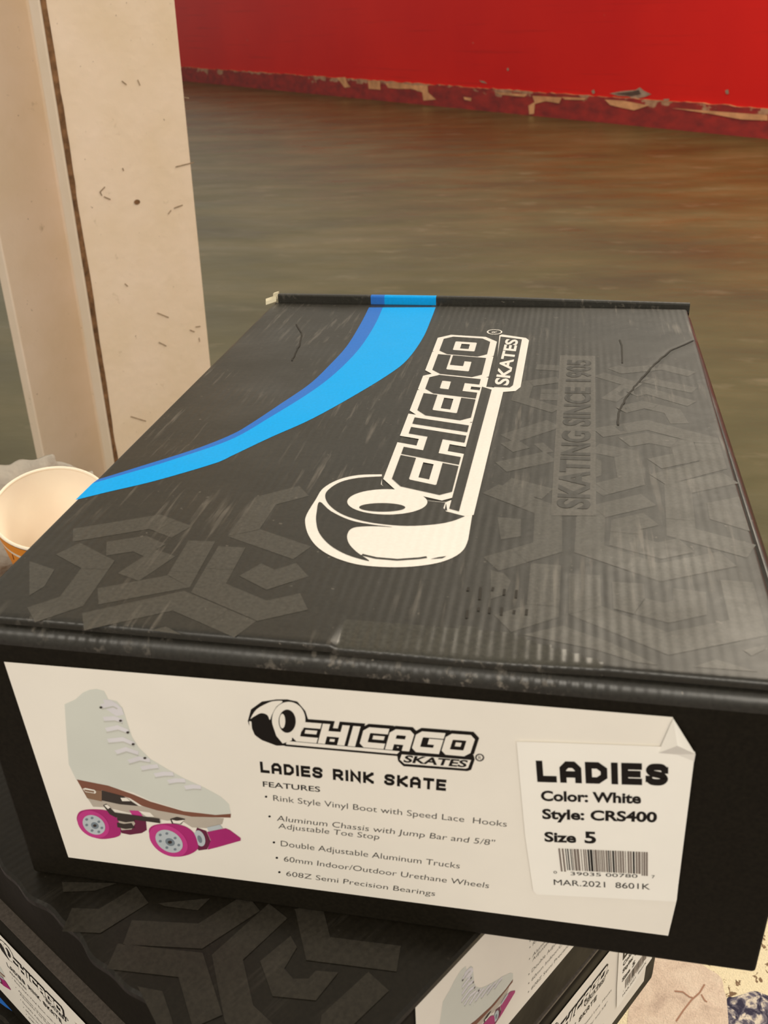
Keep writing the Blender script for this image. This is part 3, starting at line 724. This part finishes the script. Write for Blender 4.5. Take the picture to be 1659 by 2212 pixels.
# end label
lb = Mesh()
pz = FT.px
tl, tr, br, bl = pz(10, 1428), pz(1453, 1547), pz(1443, 2019), pz(149, 1850)
flat(lb, FT, [tl, tr, k3(FT, [(1120,300)])[0], k3(FT, [(1205,390)])[0], pz(1462, 1940), br, bl], M_PAPER, .0004)
lab = lb.build('end_label', top)
lf = Mesh()
A3 = lambda p, off: FT.at(k3(FT, [p])[0], off)
p1, p2, p3, p4 = A3((1100,184), .0009), A3((1228,376), .0022), A3((1010,385), .0011), A3((1118,290), .0050)
lf.poly([p1, p3, p4], M_STICK); lf.poly([p1, p4, p2], M_STICK); lf.poly([p3, p2, p4], M_STICK); lf.poly([p3, A3((1120,392), .0012), A3((1222,430), .0013), p2], M_STICK)
lf.build('peeled_corner', lab)
label_art(FT, lambda p: p, lab)
sticker(FT, lambda p: p, top)

# ------------------------------------------------------------------ boxes underneath
U = V((.5418, .8405, 0)); 
L0 = onplane(0, 1857, (0, 0, 1), (0, 0, ZT)); L1 = onplane(371, 2211, (0, 0, 1), (0, 0, ZT)); VV = (L1 - L0).normalized(); BK = -VV
P0 = onplane(1021, 2020, (0, 0, 1), (0, 0, ZT)); P1 = onplane(853, 2196, (0, 0, 1), (0, 0, ZT))
# front corner Q of the lid: where its left edge meets its right edge
den = VV.x*U.y - VV.y*U.x; t = ((P1.x-L0.x)*U.y - (P1.y-L0.y)*U.x)/den; Q = L0 + VV*t
uo = (Q - P1).dot(U)                                  # where the corner lies along the right face (P1 is 0)
LN = V((VV.y, -VV.x, 0)); LN = LN if LN.dot(U) > 0 else -LN   # inward from the left edge
def quadbox(o, a, b, z0, z1, name, root, mat, bevel=.004):
    m = Mesh(); m.box(V((o.x, o.y, z0)), a, b, V((0, 0, z1-z0)), mat); return m.build(name, root, bevel=bevel, bseg=3)
def inset(s): return Q + U*(s/LN.dot(U))
LA = .31; WA = .25
zA0, zB0, zC0 = ZT - .1125, ZT - .2205, ZT - .3285
secnd = thing('skate_box', (inset(.02) + BK*LA/2 + U*WA/2).to_3d()*1.0, 'black skate box askew under the top box, its grey patterned lid overhanging at left', 'box', 'stacked black skate boxes')
secnd.location.z = zA0
quadbox(inset(.0195), BK*LA, U*(WA-.02), zA0, ZT - .0048, 'box_body', secnd, M_BODY)
la = Mesh(); n = 160
AF = Frame((Q.x, Q.y, ZT - .0006), (1, 0, 0), (0, 1, 0))
def wav(k):
    k = k/4
    return .0010*math.sin(k*.9) + .0006*math.sin(k*2.3)
rowsA = []
for j in range(n+1):
    rowsA.append([Q + BK*(LA*j/n) + U*(WA*i/24) + V((0, 0, -.0006)) + LN*(wav(j) if i == 0 else 0) for i in range(25)])
la.grid(rowsA, M_LIDA)
for edge, out in (([r_[0] for r_ in rowsA], -LN), (rowsA[0], -BK), ([r_[-1] for r_ in rowsA], LN), (rowsA[-1], BK)):
    la.grid([edge, [p + out*.0012 + V((0, 0, -.0010)) for p in edge], [p + out*.0012 + V((0, 0, -.0036)) for p in edge], [p - out*.004 + V((0, 0, -.0040)) for p in edge]], M_LIDA)
lidA = la.build('lid', secnd, smooth=False, weld=1e-6)
pa_ = Mesh(); h5 = Crop(80, 1860, 1.843); PA = .0003
AF.zf = None
bands(AF, h5, [[(360,285),(650,300),(860,165)], [(300,380),(612,415),(680,640)], [(960,200),(758,385),(805,610),(960,760)], [(1080,180),(1120,350),(1440,390)], [(1360,480),(1190,640),(1180,700)], [(120,235),(250,240),(420,135)]], .0105, pa_, M_BANDA, PA,
      [[(1010,300),(888,400),(938,540),(1110,557),(1200,445),(1110,438),(1080,470),(1020,470),(985,430),(1035,345)], [(480,170),(690,150),(640,198),(510,182)], [(400,500),(500,520),(540,640),(560,740),(500,700)], [(165,262),(240,200),(260,205),(185,275)], [(100,85),(320,90),(230,120),(105,125)]])
pa_.build('printed_pattern', lidA)
# labels on the lower boxes: the same artwork, scaled
def small_label(root, fr, x0, z0, k, wk, stick=True):
    lw, lh = .2265, .098
    T = lambda p: V((x0 + (p[0]-LX)*k*wk, z0 + (p[1]-LZ)*k))
    m = Mesh(); flat(m, fr, [T((LX, LZ)), T((LX+lw, LZ)), T((LX+lw, LZ-lh)), T((LX, LZ-lh))], M_PAPER, .0004)
    lab_ = m.build('end_label', root); label_art(fr, T, lab_)
    if stick: sticker(fr, T, root)
RF = Frame((P1.x, P1.y, ZT), U, (0, 0, 1))
small_label(secnd, RF, .0099, -.0056, .80, 1.0)
third = thing('skate_box', (inset(.011) + BK*LA/2 + U*WA/2), 'black skate box third from the top with white labels on two of its sides', 'box', 'stacked black skate boxes')
third.location.z = zB0
bB = inset(.0105)
uE = WA + .012
quadbox(bB, BK*(LA+.01), U*(uE), zB0, zA0 - .0012, 'box_body', third, M_BODY, .006)
zl = Mesh(); bl_ = inset(.014); zl.box(V((bl_.x, bl_.y, zA0 - .0018)), BK*(LA-.0), U*(uE-.01), V((0, 0, .0017)), M_FOLD); zl.build('lid', third)
small_label(third, RF, .0257, -.1265, .80, .99)
BF = Frame((bB.x, bB.y, ZT), VV, (0, 0, 1))
t0 = BF.px(25, 2136)                                 # tip of the pink toe stop on the left face
ts = k1(FT, [(1440,1134)])[0]; kk = .82
small_label(third, BF, t0.x - (ts.x-LX)*kk, -.1185, kk, 1.0, True)
fourth = thing('skate_box', (inset(-.04) + BK*LA/2 + U*WA/2), 'black skate box lowest in the visible stack with a blue stripe on its protruding lid', 'box', 'stacked black skate boxes')
fourth.location.z = zC0
cB = inset(-.055)
quadbox(cB - VV*-0.0, BK*(LA+.0), U*(WA+.02), zC0, zB0 - .0045, 'box_body', fourth, M_BODY)
cl = Mesh(); cl.box(V((cB.x, cB.y, zB0 - .0040)), BK*(LA), U*(WA+.02), V((0, 0, .0036)), M_LIDA); lidC = cl.build('lid', fourth)
CF = Frame((cB.x, cB.y, zB0 - .0004), (1, 0, 0), (0, 1, 0))
c8 = Crop(0, 1960, 5.53); sm = Mesh()
flat(sm, CF, c8(CF, [(-60,1040),(10,1085),(60,1130),(110,1175),(170,1235),(200,1270),(150,1245),(70,1195),(10,1150),(-60,1110)]), M_NAVY, .0003)
flat(sm, CF, c8(CF, [(-40,1250),(60,1320),(120,1394),(60,1394),(-40,1300)]), M_BANDA, .0003)
sm.build('blue_stripe', lidC)
fifth = thing('skate_box', (inset(-.02) + BK*LA/2 + U*WA/2), 'black skate box at the bottom of the stack standing on the carpet', 'box', 'stacked black skate boxes')
fifth.location.z = 0
quadbox(inset(-.02), BK*LA, U*(WA), 0.0012, zC0 - .0046, 'box_body', fifth, M_BODY)
cl = Mesh(); cb = inset(-.02); cl.box(V((cb.x, cb.y, zC0 - .0042)), BK*LA, U*WA, V((0, 0, .0036)), M_LIDA); cl.build('lid', fifth)

# ------------------------------------------------------------------ cup and bag beside the stack
M_CUPI = plain('cup_inside_pale_orange', (255, 240, 222), .5, .4, .03, 30)
M_CUPO = plain('cup_outside_orange', (252, 158, 52), .45, .4, .05, 30)
M_CUPW = plain('cup_rim_white', (252, 236, 214), .45, .4, .03, 30)
M_CUPP = plain('cup_print_brown', (150, 70, 14), .5, .3)
cd_ = ray(112, 1096).normalized(); CC = CP + cd_*.74          # centre of the cup's mouth
tilt = 20
ax = V((0, 0, 1)); back = V((CP.x-CC.x, CP.y-CC.y, 0)).normalized()
ax = (V((0, 0, 1))*math.cos(math.radians(tilt)) + back*math.sin(math.radians(tilt))).normalized()
R0, R1, HC = .0435, .030, .118
X = ax.cross(V((0, 0, 1))).normalized(); Y = ax.cross(X)
bot = CC - ax*HC
low = min((bot + X*R1*math.cos(t) + Y*R1*math.sin(t)).z for t in [k*.1 for k in range(63)])
cup = thing('paper_cup', (CC.x, CC.y, low), 'orange paper cup with a pale inside, leaning at the left of the boxes', 'cup')
def ring(rr, h, n=64): return [CC + ax*h + X*rr*math.cos(2*math.pi*k/n) + Y*rr*math.sin(2*math.pi*k/n) for k in range(n+1)]
m = Mesh()
prof = [(R1, -HC), (R0-.0022, -.016)]
m.grid([ring(*p) for p in prof], M_CUPO)
m.grid([ring(R0-.0022, -.016), ring(R0-.0018, -.0125)], M_CUPW)
m.grid([ring(R0-.0018, -.0125), ring(R0-.0006, -.002)], M_CUPO)
m.grid([ring(.0, -HC+.002), ring(R1, -HC)], M_CUPO)
m.build('cup_wall', cup, smooth=True, weld=1e-6)
m = Mesh(); m.grid([ring(R0-.0022, -.0005), ring(R1-.001, -HC+.006), ring(.0, -HC+.006)], M_CUPI); m.build('cup_inside', cup, smooth=True)
m = Mesh()
m.grid([[CC + ax*(.0013*math.sin(a)) + (X*math.cos(t) + Y*math.sin(t))*(R0 - .0012 + .0013*math.cos(a)) for t in [2*math.pi*k/64 for k in range(65)]] for a in [2*math.pi*j/10 for j in range(11)]], M_CUPW)
m.build('cup_rim', cup, smooth=True)
# the printed letter on the orange band
def cup_pt(x, y):
    q_ = ray(x, y).normalized(); lo = .60
    for s in range(2400):
        p = CP + q_*(lo + s*.0001); dv = p - CC; h = dv.dot(ax)
        if -HC < h < 0:
            rad = R1 + (R0-.0022-R1)*(h+HC)/(HC-.016)
            if (dv - ax*h).length <= rad: return p - q_*.0005
    return None
kc = Crop(0, 960, 5.53)
def cup_line(pts, wpx):
    P2 = [V(p) for p in pts]; L_, R_ = offset_line(P2, wpx)
    for i in range(len(L_)-1):
        qd = [cup_pt(0 + p.x/5.53, 960 + p.y/5.53) for p in (L_[i], L_[i+1], R_[i+1], R_[i])]
        if all(x is not None for x in qd): m.poly(qd, M_CUPP)
m = Mesh()
cup_line([(92,1295),(105,1340),(125,1380),(145,1392)], 9); cup_line([(145,1312),(155,1345),(165,1378)], 9)
if m.f: m.build('printed_letter', cup)
# translucent plastic bag crumpled behind the cup
mb, nt, bs = newmat('clear_plastic'); bs.inputs['Base Color'].default_value = (.58, .53, .46, 1); bs.inputs['Roughness'].default_value = .35
bs.inputs['Alpha'].default_value = 1.0; bs.inputs['Transmission Weight'].default_value = .35; bs.inputs['IOR'].default_value = 1.1
bump(nt, bs, noise_n(nt, coords(nt), 45, 3), .6, .01)
bagc = CC + V((-.045, .085, 0))
bag = Mesh(); rows = []
prof_b = [(-120,1003),(0,1008),(35,1001),(70,995),(100,987),(114,984),(120,990),(121,1000),(150,1005),(165,1012),(200,1018)]
topl = [V((p[0], p[1])) for p in spline(prof_b, 5)]
bn = V((CP.x-CC.x, CP.y-CC.y, 0)).normalized()
for j in range(16):
    rr_ = []
    for i, p in enumerate(topl):
        c_ = onplane(p.x, p.y, bn, CC - bn*.125); dz = (c_.z - low)*j/15
        w_ = c_ - V((0, 0, dz)) + bn*(.012*noise.noise(V((c_.x*40, dz*30, 1))) + .02*math.sin(j/15*math.pi) + .006*noise.noise(V((c_.x*120, dz*90, 5))))
        rr_.append(w_)
    rows.append(rr_)
bag.grid(rows, mb)
rows2 = [[p - bn*(.004 + .045*math.sin(j/15*math.pi*.5)) for p in rw] for j, rw in enumerate(rows)]
bag.grid([list(reversed(x)) for x in rows2], mb)
bag.grid([rows2[0], rows[0]], mb)
b_ = bag.build('plastic_bag', smooth=True, weld=1e-6); b_['label'] = 'crumpled translucent plastic bag behind the orange cup'; b_['category'] = 'bag'
# low shelf that carries the cup and bag
sh = thing('side_table', (CC.x-.03, CC.y+.03, 0), 'small wooden side table holding the orange cup beside the stacked boxes', 'table')
M_TBL = plain('brown_table_wood', (120, 92, 66), .6, .3, .2, 14)
m = Mesh(); m.box((CC.x-.17, CC.y-.075, low-.0205), V((.235, 0, 0)), V((0, .21, 0)), V((0, 0, .02)), M_TBL); m.build('table_top', sh, bevel=.002)
for dx in (-.155, .035):
    for dy in (-.06, .105):
        m = Mesh(); m.box((CC.x+dx, CC.y+dy, 0.001), V((.02, 0, 0)), V((0, .02, 0)), V((0, 0, low-.0225)), M_TBL); m.build('leg', sh)
